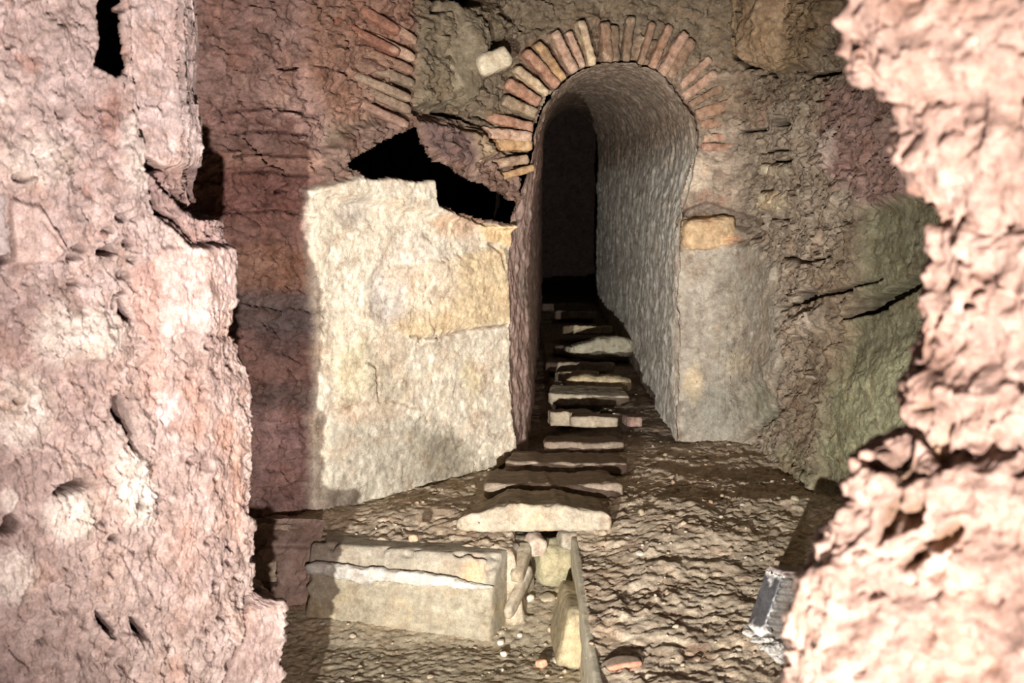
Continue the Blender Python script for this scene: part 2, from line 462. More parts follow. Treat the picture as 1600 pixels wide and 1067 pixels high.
# fissures and green tint painted where pink lamplight is blocked, further right
R.line([(1222, 482), (1250, 474), (1290, 462), (1318, 452), (1352, 436)], 4, -.06, (60, 50, 38))
R.poly([(1246, 470), (1256, 456), (1274, 452), (1266, 472), (1250, 476)], 3, -.10, (40, 34, 26))
R.poly([(1310, 498), (1330, 470), (1370, 452), (1410, 428), (1424, 440), (1380, 468), (1345, 488)], 3, -.14, (40, 34, 24))
R.line([(1225, 400), (1262, 412), (1300, 396)], 3.5, -.05, (70, 58, 44))
R.poly([(1240, 500), (1295, 480), (1290, 512), (1262, 524), (1236, 515)], 6, .03, (168, 150, 132), .7)
GREEN_SHADE = [(1345, 330), (1400, 305), (1470, 320), (1500, 760), (1420, 840), (1300, 830), (1272, 740), (1290, 600), (1330, 470)]
R.poly(GREEN_SHADE, 12, -.05, (112, 108, 80), .9, .38)
R.poly([(1300, 600), (1420, 520), (1440, 700), (1340, 740), (1280, 720)], 26, .03, (148, 146, 110), .8)
R.poly([(1210, 710), (1240, 690), (1280, 760), (1230, 800)], 10, .0, (118, 116, 80), .7)
R.poly([(1170, 700), (1230, 690), (1270, 760), (1290, 840), (1230, 830)], 14, .0, (140, 128, 106), .6)
R.poly([(1300, 200), (1312, 200), (1300, 262), (1282, 262)], 4, .02, (190, 166, 150), .7)
# chips, hollows and grain
n1 = fbm(B, 4.5, 6, .55, 1); n2 = fbm(B * np.array([1, 1, 1.9]), 11, 5, .62, 2)
S2 = B * np.array([1, 1, 1.7])
R.h += R.rough * (.036 * n1 + .018 * n2 + .014 * facet(S2, 7, 1) + .009 * facet(S2, 18, 2) + .005 * facet(S2, 42, 3)) + .004 * fbm(B, 40, 4, .7, 6)
R.c *= (1 + .25 * np.clip(n2 * R.rough, -1, 1))[..., None]
kk = plan[:, 0] < 1.06; plan_x, plan_y = plan[kk, 0], plan[kk, 1]
inside = (sdf(R.X0, R.Y0, OPEN) < -3) | (sdf(R.X, R.Y, CAV) < -1.5)
structure(sheet('wall_back', B, R.h, R.c, MAT_WALL, ~inside), 'rough rock and tufa face around the arched tunnel mouth')

# ------------------------------------------------------------------ tunnel: jambs and vault in one lining
YM, YE = 5.42, 12.0
ys = YM + (YE - YM) * np.linspace(0, 1, 420) ** 1.35
q = np.linspace(0, 1, 420)
B = np.zeros((len(ys), len(q), 3))
for i, y in enumerate(ys):
    t = (y - YM) / (YE - YM)
    xl0 = np.interp(t, [0, .05, 1], [at(792, 600, YM)[0], .075, .275]); xr0 = np.interp(t, [0, 1], [at(1056, 600, 5.74)[0], .80])
    xl1 = np.interp(t, [0, .05, .3, 1], [at(831, 215, YM)[0], .12, .16, .275]); xr1 = np.interp(t, [0, .3, 1], [at(1086, 225, 5.74)[0], .80, .80])
    zsp = np.interp(t, [0, 1], [1.37, 1.60]); zb = -.12
    cx, rx = (xl1 + xr1) / 2, (xr1 - xl1) / 2
    zc = np.interp(t, [0, 1], [at(960, 96, 5.6)[2], 1.92])
    arc = math.pi * (rx + zc - zsp) / 2; hgt = zsp - zb
    L = 2 * hgt + arc
    s = q * L
    a = np.clip((s - hgt) / arc, 0, 1) * math.pi
    k = np.clip(s / hgt, 0, 1); kr = np.clip((L - s) / hgt, 0, 1)
    lean = lambda kk: kk * 0 + sst(.72, 1.0, kk)
    x = np.where(s < hgt, xl0 + (xl1 - xl0) * lean(k), np.where(s > L - hgt, xr0 + (xr1 - xr0) * lean(kr), cx - rx * np.cos(a)))
    z = np.where(s < hgt, zb + hgt * k, np.where(s > L - hgt, zb + hgt * kr, zsp + (zc - zsp) * np.sin(a)))
    B[i, :, 0] = x; B[i, :, 2] = z
    B[i, :, 1] = y + (.26 * np.clip((x - xl0) / (xr0 - xl0), 0, 1)) * (1 - t)
N = normals(B)
ctr = np.array([.53, 0, .9])
if np.mean(N[..., 0] * (ctr[0] - B[..., 0])) < 0: N = -N; FL = True
else: FL = False
R = Relief(B, 5.0, 8.0)
R.base((206, 202, 188))
left = sst(.45, .3, B[..., 0] - .0) * sst(1.55, 1.4, B[..., 2])
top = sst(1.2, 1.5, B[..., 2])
R.c += (lin((190, 154, 140)) - R.c) * (left * .9)[..., None]
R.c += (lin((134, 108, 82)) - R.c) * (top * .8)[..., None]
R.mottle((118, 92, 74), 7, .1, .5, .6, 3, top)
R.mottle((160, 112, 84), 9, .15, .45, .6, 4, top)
R.mottle((130, 130, 116), 5, .0, .5, .5, 5, 1 - top, (1, 1, .35))
R.mottle((205, 200, 186), 8, .1, .5, .55, 6, 1 - top, (1, 1, .3))
R.mottle((120, 74, 66), 9, .1, .45, .7, 7, left, (1, 1, .4))
R.mottle((206, 188, 176), 10, .15, .5, .6, 8, left, (1, 1, .4))
R.h += .030 * fbm(B, 4, 4, .55, 21) + .016 * fbm(B, 14, 4, .6, 22) + .006 * fbm(B, 40, 3, .6, 23) + top * (.012 * fbm(B * np.array([1, 2.5, 1]), 16, 3, .6, 24, True))
V = B + N * R.h[..., None]
structure(link_mesh('wall_tunnel', V.reshape(-1, 3), grid_faces(len(ys), len(q), None, FL), R.c.reshape(-1, 3), MAT_FINE), 'plastered jambs and vault lining the narrow tunnel')

# the void behind the broken top of the pier
u = np.linspace(-.62, .62, 160); v = np.linspace(-1, 1, 60)
B = np.zeros((160, 60, 3))
ang = np.linspace(math.pi, 0, 160)
px_ = np.sign(np.cos(ang)) * np.abs(np.cos(ang)) ** .5; py_ = np.abs(np.sin(ang)) ** .5
B[..., 0] = (-.42 + .36 * px_)[:, None]; B[..., 1] = (5.05 + .35 * np.clip((px_ + 1) / 2, 0, 1) + 2.1 * py_)[:, None]; B[..., 2] = (1.75 + .78 * v)[None, :]
R = Relief(B); R.base((82, 68, 56)); R.h += .04 * fbm(B, 5, 4, .6, 4)
structure(sheet('wall_void', B, R.h, R.c, MAT_WALL), 'dark hollow behind the broken top of the pale pier')
# dark chamber where the tunnel ends
def plain_patch(name, p0, pu, pv, nu, nv, col, amp, mat=MAT_WALL, flip=False):
    u = np.linspace(0, 1, nu)[:, None, None]; v = np.linspace(0, 1, nv)[None, :, None]
    B = np.array(p0) + u * np.array(pu) + v * np.array(pv)
    c = np.tile(lin(col), B.shape[:2] + (1,)) * (1 + .3 * fbm(B, 5, 4, .6, 2))[..., None]
    return structure(sheet(name, B, amp * fbm(B, 3, 5, .6, 1), c, mat, None, flip))
plain_patch('wall_chamber_end', (-1.4, 15.6, -.1), (3.6, 0, 0), (0, 0, 2.5), 120, 90, (96, 84, 78), .08)
plain_patch('wall_chamber_left', (-1.3, 11.9, -.1), (0, 3.9, 0), (0, 0, 2.5), 120, 90, (70, 62, 58), .08, flip=False)
plain_patch('wall_chamber_right', (2.1, 11.9, -.1), (0, 3.9, 0), (0, 0, 2.5), 120, 90, (70, 62, 58), .08, flip=True)
plain_patch('ceiling_chamber', (-1.4, 11.8, 2.3), (3.6, 0, 0), (0, 4.0, 0), 120, 90, (70, 62, 58), .08, flip=True)

# ------------------------------------------------------------------ wall_left: the near rock wall
EDGE_L = [(-200, 345), (0, 346), (60, 350), (130, 342), (200, 352), (250, 350), (300, 342), (330, 348), (340, 366), (385, 368), (430, 368), (470, 366), (480, 357), (510, 355), (530, 366),
          (560, 376), (590, 385), (700, 388), (800, 388), (900, 386), (922, 384), (932, 400), (945, 432), (1000, 432), (1067, 428), (1300, 428)]
zs = np.arange(-.55, 2.2, 0.0040)
front = np.linspace(0, 1, 460)
ret = np.linspace(0, 1, 90)[1:]
B = np.zeros((len(front) + len(ret), len(zs), 3))
pyz = np.array([proj(np.array([[-.67, 3.2, z]]))[1][0] for z in zs])
xe = (np.interp(pyz, [e[0] for e in EDGE_L], [e[1] for e in EDGE_L]) - 800) / FPX * 3.21
xe += .006 * fbm(np.stack([xe * 0, zs * 0, zs], -1), 14, 4, .6, 3)
fx = np.array([-2.3, -1.12, 0]); fy = np.array([1.7, 2.72, 3.2])
for j, z in enumerate(zs):
    ax = np.array([-2.3, -1.12, -.74, xe[j]]); ay = np.array([1.7, 2.72, 3.08, 3.2])
    s = np.array([0, .25, .82, 1])
    B[:len(front), j, 0] = np.interp(front, s, ax); B[:len(front), j, 1] = np.interp(front, s, ay)
    B[len(front):, j, 0] = np.interp(ret, [0, .3, 1], [xe[j], xe[j] - .13, xe[j] - .62]); B[len(front):, j, 1] = np.interp(ret, [0, .3, 1], [3.2, 3.45, 4.5])
B[..., 2] = zs[None, :]
R = Relief(B, 6.0, 11.0)
R.base((172, 153, 146))
R.mottle((214, 198, 186), 7, .0, .45, .7, 1)
R.mottle((150, 110, 100), 6, .05, .5, .7, 2)
R.mottle((164, 112, 90), 10, .2, .5, .5, 3)
R.poly([(-200, 420), (120, 470), (260, 520), (400, 500), (460, 1300), (-200, 1300)], 60, 0, (140, 117, 109), .75)  # lower wall coloured darker to offset the lamps' brightness there
R.poly([(207, -100), (346, -100), (352, 240), (350, 330), (300, 330), (240, 268), (226, 240), (214, 130)], 4, -.05, (192, 174, 168), .85, .45)
R.poly([(225, 260), (350, 262), (366, 330), (366, 384), (300, 385), (245, 330)], 5, -.03, (149, 121, 116), .7, 1.0)
R.poly([(250, 388), (368, 382), (368, 480), (352, 520), (262, 520), (248, 440)], 5, .012, (186, 158, 149), .8, .3)
R.poly([(205, 420), (250, 395), (250, 560), (215, 500)], 8, .0, (167, 121, 104), .6, .6)
R.poly([(250, 520), (388, 530), (388, 900), (270, 1000), (250, 800)], 30, .0, (140, 115, 107), .6, .55)  # this lower patch is darkened too, against the strong lamplight
R.poly([(10, 310), (60, 322), (106, 388), (82, 410), (20, 412)], 5, .022, (193, 170, 160), .9, .25)
R.poly([(-40, 300), (4, 305), (16, 398), (-40, 410)], 4, .01, (170, 161, 158), .9, .25)
R.line([(12, 308), (16, 380), (18, 400)], 2.5, -.015, (130, 100, 90), .7)
R.line([(62, 345), (100, 392)], 2.2, -.008, (130, 100, 90), .6)
R.poly([(-20, 405), (10, 398), (18, 408), (4, 418), (-20, 420)], 3, -.06, (60, 42, 36))
HOLE = [(157, -100), (190, -100), (190, 50), (199, 108), (182, 122), (150, 102), (158, 60)]
R.poly(HOLE, 3, -.015, (90, 70, 52))
R.line([(212, 172), (218, 215)], 3.2, -.06, (90, 66, 58))
R.poly([(226, 243), (248, 245), (282, 264), (262, 268), (228, 264)], 3, -.17, (70, 50, 44))
R.poly([(236, 294), (247, 300), (256, 330), (262, 338), (243, 334)], 3, -.17, (70, 50, 44))
R.line([(260, 335), (285, 345), (300, 366), (312, 376)], 4, -.06, (80, 56, 50))
R.line([(300, 318), (340, 318)], 4, -.06, (80, 56, 50))
R.line([(335, 272), (345, 275), (342, 290)], 3, -.05, (80, 56, 50))
R.poly([(186, 612), (196, 622), (204, 660), (216, 700), (206, 704), (194, 664), (176, 640)], 3, -.13, (90, 62, 50))
R.poly([(84, 768), (120, 752), (140, 748), (142, 760), (92, 775)], 3, -.13, (90, 62, 50))
R.poly([(0, 822), (18, 806), (34, 818), (26, 830), (4, 836)], 3, -.11, (90, 62, 50))
R.poly([(208, 968), (222, 976), (238, 1000), (226, 1000), (210, 984)], 3, -.13, (80, 56, 46))
R.poly([(150, 955), (164, 962), (182, 990), (172, 994), (156, 974)], 3, -.11, (90, 62, 50))
R.poly([(360, 842), (368, 848), (366, 860), (358, 852)], 2.5, -.05, (60, 44, 38))
R.poly([(150, 392), (172, 384), (184, 396), (160, 402)], 3, -.11, (100, 72, 62))
R.poly([(190, 465), (200, 480), (212, 500), (204, 506), (190, 488)], 3, -.11, (100, 72, 62))
R.line([(180, 480), (184, 462), (196, 455)], 3, -.05, (110, 80, 70))
for (x, y, rx, ry) in ((110, 805, 38, 40), (150, 520, 44, 40), (90, 520, 40, 50), (200, 735, 30, 30), (30, 640, 50, 60), (20, 900, 40, 40), (215, 780, 30, 40), (60, 250, 60, 40), (210, 240, 22, 60), (12, 780, 14, 18)):
    R.blob(x, y, rx, ry, .014, (196, 186, 174), .65)
for (x, y, rx, ry) in ((292, 870, 16, 60), (240, 590, 22, 50), (372, 775, 10, 70), (176, 180, 14, 50), (350, 675, 14, 30), (275, 1050, 12, 30), (300, 640, 30, 50)):
    R.blob(x, y, rx, ry, 0, (160, 116, 96), .4)
R.blob(270, 640, 26, 26, .003, (172, 152, 150), .6, .4)
R.blob(300, 930, 60, 90, 0, (146, 124, 117), .5, .7)
R.poly([(384, 930), (436, 915), (436, 1100), (330, 1100), (384, 990)], 6, .0, (153, 127, 120), .8, .4)
R.line([(386, 925), (384, 985), (350, 1070)], 4, -.02, (120, 92, 84), .7)
f1, f2, _ = worley(B * np.array([1, 1, 1.5]), 17, 4)
p1, _, _ = worley(B, 42, 6)
pit2 = sst(.34, .12, p1) * sst(.0, .2, fbm(B, 8, 3, .6, 33))
pit = sst(.34, .16, f1) * sst(.02, .22, fbm(B, 5, 3, .5, 31))
R.h += R.rough * (.028 * fbm(B, 6, 5, .55, 41) + .018 * fbm(B, 16, 6, .68, 42) + .007 * facet(B, 12, 4) + .006 * facet(B, 34, 5) + .0035 * facet(B, 75, 6) - .035 * pit - .012 * pit2) + .003 * fbm(B, 60, 4, .7, 44)
R.c *= (1 - .4 * pit * R.rough)[..., None]
Nn = normals(B)
k = np.array([.6, .25, .1]); 
fade = np.ones(B.shape[0]); fade[len(front) + 8:] = .4
R.h *= fade[:, None]
gap = (sdf(R.X, R.Y, HOLE) < -1.0) & (np.arange(B.shape[0]) < len(front))[:, None]
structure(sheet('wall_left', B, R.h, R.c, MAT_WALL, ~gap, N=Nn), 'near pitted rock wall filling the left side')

# ------------------------------------------------------------------ wall_right: the near crumbling rock
EDGE_R = [(-250, 1300), (0, 1310), (50, 1308), (80, 1316), (110, 1318), (128, 1342), (150, 1378), (162, 1394), (172, 1392), (200, 1392), (250, 1398), (270, 1412), (295, 1432), (330, 1458), (345, 1464), (360, 1450),
          (385, 1446), (405, 1462), (440, 1450), (480, 1442), (520, 1446), (570, 1440), (610, 1424), (640, 1422), (668, 1436), (690, 1400), (705, 1352), (722, 1338), (760, 1334), (800, 1318), (850, 1298),
          (900, 1272), (950, 1254), (1000, 1246), (1067, 1236), (1300, 1210)]
zs = np.arange(.25, 1.75, 0.0028)
YR = 1.55
pyz = np.array([proj(np.array([[.45, YR, z]]))[1][0] for z in zs])
xe = (np.interp(pyz, [e[0] for e in EDGE_R], [e[1] for e in EDGE_R]) - 800) / FPX * YR
front = np.linspace(0, 1, 260); ret = np.linspace(0, 1, 70)[1:]
B = np.zeros((len(ret) + len(front), len(zs), 3))
for j, z in enumerate(zs):
    e = xe[j]
    B[:len(ret), j, 0] = np.interp(ret, [0, .6, .9, 1], [e + .75, e + .16, e + .02, e]) 
    B[:len(ret), j, 1] = np.interp(ret, [0, .6, .9, 1], [2.5, 1.80, 1.62, YR])
    tot = np.array([0, .12, .5, 1])
    B[len(ret):, j, 0] = np.interp(front, tot, [e, e + .02, .66, 1.0]); B[len(ret):, j, 1] = np.interp(front, tot, [YR, 1.50, 1.32, .85])
B[..., 2] = zs[None, :]
R = Relief(B, 6.0, 20.0)
R.base((156, 129, 113))
R.mottle((176, 154, 139), 14, .0, .45, .6, 51)
R.mottle((142, 114, 100), 10, .1, .5, .6, 52)
R.mottle((158, 126, 100), 16, .15, .5, .5, 53)
R.poly([(1340, 715), (1420, 690), (1440, 740), (1400, 760)], 8, -.03, (120, 98, 70), .7)
for pts in ([(1395, 800), (1440, 780), (1436, 820), (1410, 826)], [(1440, 850), (1490, 815), (1500, 830), (1470, 862)], [(1400, 880), (1440, 850), (1450, 868), (1410, 890)], [(1375, 790), (1400, 770), (1392, 830), (1370, 850)],
            [(1430, 640), (1450, 620), (1455, 660)], [(1440, 690), (1480, 670), (1470, 720)]):
    R.poly(pts, 6, -.03, (130, 104, 70), .75)
f1, f2, _ = worley(B, 26, 7)
g1, g2, _ = worley(B, 60, 8)
R.h += .022 * fbm(B, 7, 4, .55, 61) + .018 * (.42 - f1) + .006 * (.45 - g1) + .010 * fbm(B, 30, 5, .65, 62) + .006 * facet(B, 40, 7)
R.c *= (1 - .22 * sst(.55, .9, f1))[..., None]
structure(sheet('wall_right', B, R.h, R.c, MAT_WALL), 'near crumbling pale rock on the right, out of focus')

# ------------------------------------------------------------------ floor: ledge, pit, channel and the tunnel bed
xs = np.concatenate([np.arange(-1.9, -.75, .02), np.arange(-.75, 1.2, .0075), np.arange(1.2, 1.7, .02)])
yy = [2.4]
while yy[-1] < 15.8: yy.append(yy[-1] + (.0075 if yy[-1] < 4.3 else .0075 * (yy[-1] / 4.3) ** 1.6 if yy[-1] < 12 else .06))
yy = np.array(yy)
B = np.zeros((len(xs), len(yy), 3)); B[..., 0] = xs[:, None]; B[..., 1] = yy[None, :]
X, Y = B[..., 0], B[..., 1]
wob = .02 * fbm(B, 6, 3, .5, 71)
CH_R = .216 + wob * .3
ledge = np.interp(Y, [5.4, 12, 15.8], [0.0, .09, .09]) 
right_side0 = sst(-.006, .006, X - CH_R)
mound = .05 * np.exp(-(((X - .62) / .28) ** 2 + ((Y - 4.4) / .7) ** 2)) + .04 * sst(.7, 1.2, X) * sst(5.2, 4.4, Y) + np.interp(Y, [2.9, 3.4, 4.6, 5.6], [-.13, -.10, .01, .04]) * right_side0
pitz = np.interp(Y, [2.4, 4.05, 4.35, 4.7, 5.6], [-.33, -.31, -.25, -.19, -.17])
ledge_d = Y + .27 * np.clip(X + .68, 0, 2) - 4.40
left_ledge = sst(-.02, .01, ledge_d) * sst(.02, -.03, X - .03)     # behind the masonry front
right_side = sst(-.006, .006, X - CH_R)
beyond = sst(5.30, 5.5, Y)
on_top = np.maximum(np.maximum(left_ledge, right_side), beyond)
R = Relief(B, 0, 5)
R.base((196, 176, 148))
top_h = ledge + mound * right_side - .04 * sst(.35, .0, ledge_d) * (1 - right_side) * sst(-.72, -.66, X)
gr = fbm(B, 5, 4, .55, 72); g2_ = fbm(B * np.array([.75, 1.2, 1]), 22, 5, .7, 73); f1, f2, _ = worley(B, 34, 9); f3, _, _ = worley(B, 70, 10)
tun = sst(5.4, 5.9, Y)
grain = .034 * gr + .007 * g2_ + .0035 * facet(B, 16, 8) + .003 * facet(B, 40, 9) + .003 * (.55 - f3)
R.h = on_top * (top_h + grain * (1 - .25 * tun)) + (1 - on_top) * (pitz + .012 * gr + .006 * g2_ + .003 * facet(B, 40, 9) + .004 * (.55 - f3))
R.mottle((130, 110, 86), 6, .05, .45, .6, 74)
R.mottle((182, 160, 128), 9, .1, .45, .6, 75)
R.mottle((166, 120, 92), 7, .15, .45, .5, 76, right_side)
R.mottle((116, 112, 80), 6, .1, .5, .6, 77, sst(.85, 1.05, X))
R.c += (lin((178, 164, 132)) - R.c) * ((1 - on_top) * .7)[..., None]
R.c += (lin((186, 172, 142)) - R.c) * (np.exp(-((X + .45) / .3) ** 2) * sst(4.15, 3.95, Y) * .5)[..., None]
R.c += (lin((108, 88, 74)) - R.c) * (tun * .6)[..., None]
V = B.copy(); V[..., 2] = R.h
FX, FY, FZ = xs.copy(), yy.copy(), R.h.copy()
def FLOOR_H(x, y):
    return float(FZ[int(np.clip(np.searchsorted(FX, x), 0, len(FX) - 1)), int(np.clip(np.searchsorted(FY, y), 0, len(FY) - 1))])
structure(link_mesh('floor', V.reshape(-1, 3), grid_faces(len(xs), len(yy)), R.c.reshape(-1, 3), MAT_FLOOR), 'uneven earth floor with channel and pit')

# ------------------------------------------------------------------ masonry below the ledge, behind the near left wall
u = np.linspace(0, 1, 150); v = np.linspace(0, 1, 190)
B = np.zeros((150, 190, 3))
B[..., 0] = (-1.15 + .48 * u)[:, None]; B[..., 1] = 4.36 - .04 * u[:, None]; B[..., 2] = (-.62 + .64 * v)[None, :]
R = Relief(B, 3, 14)
R.base((164, 138, 124))
R.mottle((124, 98, 86), 8, .0, .4, .6, 81); R.mottle((190, 164, 150), 10, .1, .4, .6, 82)
R.poly([(300, 880), (430, 880), (430, 899), (432, 915), (300, 913)], 2, -.30, (60, 48, 42))
R.poly([(300, 915), (426, 916), (400, 950), (300, 960)], 3, -.02, (110, 88, 72), .8, 1)
R.poly([(432, 990), (456, 992), (456, 997), (432, 996)], 1.5, -.12, (60, 48, 42))
R.line([(385, 855), (480, 858)], 3, -.008, (110, 90, 80), .5)
R.h += .030 * fbm(B, 7, 6, .62, 83) + .008 * facet(B, 18, 3) - .10 * sst(.80, 1.0, np.broadcast_to(v[None, :], (150, 190))) ** 2
structure(sheet('wall_lower_left', B, R.h, R.c, MAT_FINE), 'low masonry with a small square hole below the ledge')

# ------------------------------------------------------------------ ledge block with its white mortar band
fl, fr = at(478, 930, 4.27), at(768, 950, 4.10)
yaw = math.atan2(fr[1] - fl[1], fr[0] - fl[0])
wid = float(np.hypot(*(fr - fl)[:2]))
root = empty('ledge_block', ((fl[0] + fr[0]) / 2, (fl[1] + fr[1]) / 2, 0))
root.rotation_euler = (0, 0, yaw)
tag(root, 'long pale stone block with a white mortar band forming the front of the ledge', 'stone block')
def shp(P, V):
    x, y, z = P.T.copy()
    f = sst(0, -1, V[:, 1])                                  # towards the front
    y = y + .20 + np.clip(V[:, 2] - .1, 0, 1) * .05 * f         # the upper part leans back
    x = x + np.clip(V[:, 0], 0, 1) * (V[:, 1] + 1) * .03     # right end runs outwards to the back
    y = y - .010 * np.sin((V[:, 2] + 1) * 2.4) * f
    return np.stack([x, y, z], 1)
def pnt(P, V, c):
    k = fbm(P, 7, 4, .6, 3); b = sst(-.9, -.2, V[:, 2]) * sst(.35, -.1, V[:, 2])
    c = c + (lin((176, 154, 104)) - c) * (sst(0, .4, k) * b * .8)[:, None]
    c = c + (lin((150, 140, 116)) - c) * (sst(.0, .4, fbm(P, 9, 4, .6, 4)) * .5)[:, None]
    c = c + (lin((160, 150, 134)) - c) * (sst(.4, .8, V[:, 2]) * .6)[:, None]
    d = np.hypot(P[:, 0] - .26, (P[:, 2] - .11)) / .05
    return c + (lin((206, 160, 112)) - c) * (sst(1.2, .4, d) * .8)[:, None]
stone('body', (wid, .42, .33), (0, 0, -.200), (160, 149, 124), 3, res=.010, p=40, amp=.02, amp2=.010, shape=shp, parent=root, paint=pnt, freq=3)
def shp(P, V):
    x, y, z = P.T.copy()
    u = (V[:, 0] + 1) / 2
    z = z * np.interp(u, [0, .3, .6, 1], [1.25, 1.0, .85, .5]) * (1 + .5 * fbm(P, 14, 3, .6, 2))
    z += .02 * fbm(np.stack([P[:, 0], P[:, 0] * 0, P[:, 0] * 0], 1), 6, 3, .6, 1) - .012 * u
    return np.stack([x, y, z], 1)
o = stone('mortar_band', (wid + .01, .035, .052), (0, .006, -.112), (188, 183, 172), 5, res=.005, p=3, amp=.3, amp2=.28, shape=shp, parent=root, freq=9, mat=MAT_FINE)
o['label'] = 'white crumbly mortar band'

# ------------------------------------------------------------------ paving slabs up the passage
def slab(px0, px1, pt, pb, Y, length, tilt, yaw, col, label, seed, shape=None, thick=None, mott=None, p=18, amp=.07):
    a = at((px0 + px1) / 2, (pt + pb) / 2, Y)
    wd = (px1 - px0) / FPX * (Y + .02)
    th = thick or (pb - pt) / FPX * Y
    z = at(px0, pt, Y)[2] - th / 2
    rx, rz = math.radians(tilt * 2.2 if tilt < 0 else tilt), math.radians(yaw)
    # the front edge stays where it is when the slab tilts
    c = (a[0], Y + math.cos(rx) * length / 2, z + math.sin(rx) * length / 2)
    def worn(P, V, sh=shape, k=seed):
        if sh is not None: P = sh(P, V)
        x, y, z = P.T.copy()
        q = np.stack([x, x * 0 + k * 1.7, x * 0], 1)
        z = z + (V[:, 2] > 0) * th * .30 * fbm(q, 9, 4, .6, 1) + (V[:, 2] < 0) * th * .15 * fbm(q, 7, 3, .6, 2)
        y = y + (V[:, 1] < 0) * .030 * fbm(q, 6, 4, .6, 3)
        return np.stack([x + .02 * fbm(np.stack([y * 0, y, y * 0 + k], 1), 8, 3, .6, 4), y, z], 1)
    o = stone('paving_slab', (wd, length, th), c, col, seed, (rx, 0, rz), .0085, p, amp, .06, worn, MAT_STONE, None,
              mott or [((120, 106, 84), 12, .05, .4, .6), ((196, 186, 160), 16, .15, .45, .5)], freq=5)
    return tag(o, label, 'slab', 'stone slabs paving the passage')
def s1(P, V):
    x, y, z = P.T.copy()
    u = V[:, 0]
    up = np.interp(u, [-1, -.92, -.75, -.5, 0, .25, .6, .9, 1], [.35, .5, .75, .98, 1, 1, .9, .68, .5])
    h = np.max(z)
    z = -h + (z + h) * up
    y = y + .02 * np.abs(u) ** 3 * (V[:, 1] < 0)
    x = x * (1 - .14 * (V[:, 1] + 1) / 2) + .018 * (V[:, 1] + 1)
    return np.stack([x, y, z], 1)
def s1p(P, V, c): return c
slab(707, 959, 789, 833, 4.29, .40, -2.5, 0, (172, 158, 134), 'thick pale slab at the near end of the path, overhanging the channel', 11, s1,
     mott=[((206, 186, 150), 9, .0, .4, .8), ((132, 124, 112), 11, .1, .4, .7), ((206, 160, 110), 8, .28, .5, .8)])
def tap(P, V):
    x, y, z = P.T.copy()
    return np.stack([x * (1 - .10 * (V[:, 1] + 1) / 2), y + .01 * np.abs(V[:, 0]) ** 3, z], 1)
slab(750, 975, 756, 780, 4.68, .40, -2.5, 1, (150, 132, 112), 'wide dark slab directly behind the pale front slab', 12, tap, .06)
slab(788, 985, 723, 745, 5.09, .34, -2.0, -2, (140, 122, 104), 'third slab from the near end, wholly in shadow', 13, tap, .05)
slab(848, 978, 691, 710, 5.46, .26, -2.0, 2, (140, 122, 104), 'narrow shaded slab below the two pale overlapping slab edges', 14, tap, .05)
slab(893, 970, 651, 668, 5.75, .26, -3.0, -3, (166, 150, 126), 'small slab with a bright slanting edge lying before a rougher one', 15, tap, .05)
slab(857, 925, 643, 666, 5.93, .24, -3.0, 4, (170, 154, 128), 'small grainy slab at the left, half covered by its neighbour', 16, tap, .07)
slab(980, 1003, 651, 668, 5.85, .16, -2.0, 8, (158, 124, 112), 'little pinkish slab beside the right end of the slab edges', 17, tap, .05)
slab(857, 986, 617, 637, 6.40, .26, 2.5, -1, (168, 156, 132), 'flat slab with a gritty top showing above its bright rim', 18, tap, .055)
slab(882, 991, 587, 617, 6.82, .30, -3.0, -2, (190, 170, 124), 'thick yellowish slab with rounded ends halfway up the path', 19, tap, .10, p=4.5)
slab(868, 934, 580, 600, 7.15, .24, -3.0, 3, (170, 150, 124), 'thin slab peeking over the left of the yellowish one', 20, tap, .06)
slab(851, 962, 566, 582, 7.50, .30, -3.0, 0, (140, 124, 104), 'low dark slab between the yellowish slab and the greenish grey one', 21, tap, .06)
def s9(P, V):
    x, y, z = P.T.copy()
    z = np.where(V[:, 2] > 0, z * np.interp(V[:, 0], [-1, -.6, .4, .8, 1], [.1, .45, 1.0, .95, .5]), z)
    return np.stack([x, y, z], 1)
slab(884, 990, 525, 562, 8.00, .34, -3.0, 4, (168, 162, 136), 'greenish grey wedge-topped slab deep in the tunnel', 22, s9, .14, p=5)
slab(866, 905, 540, 552, 8.35, .28, -3.0, 4, (140, 128, 110), 'short dark slab at the left behind the wedge-topped one', 23, tap, .06)
slab(878, 958, 509, 520, 9.00, .34, -3.0, 0, (186, 170, 134), 'far slab with a thin pale lit edge in the dark tunnel', 24, tap, .06)
slab(868, 934, 485, 497, 10.3, .40, -3.0, 0, (160, 146, 124), 'dim slab next to the last one near the tunnel end', 25, tap, .07)
slab(846, 916, 474, 483, 11.3, .40, -3.0, 0, (150, 136, 116), 'last dim slab at the dark end of the tunnel', 26, tap, .07)

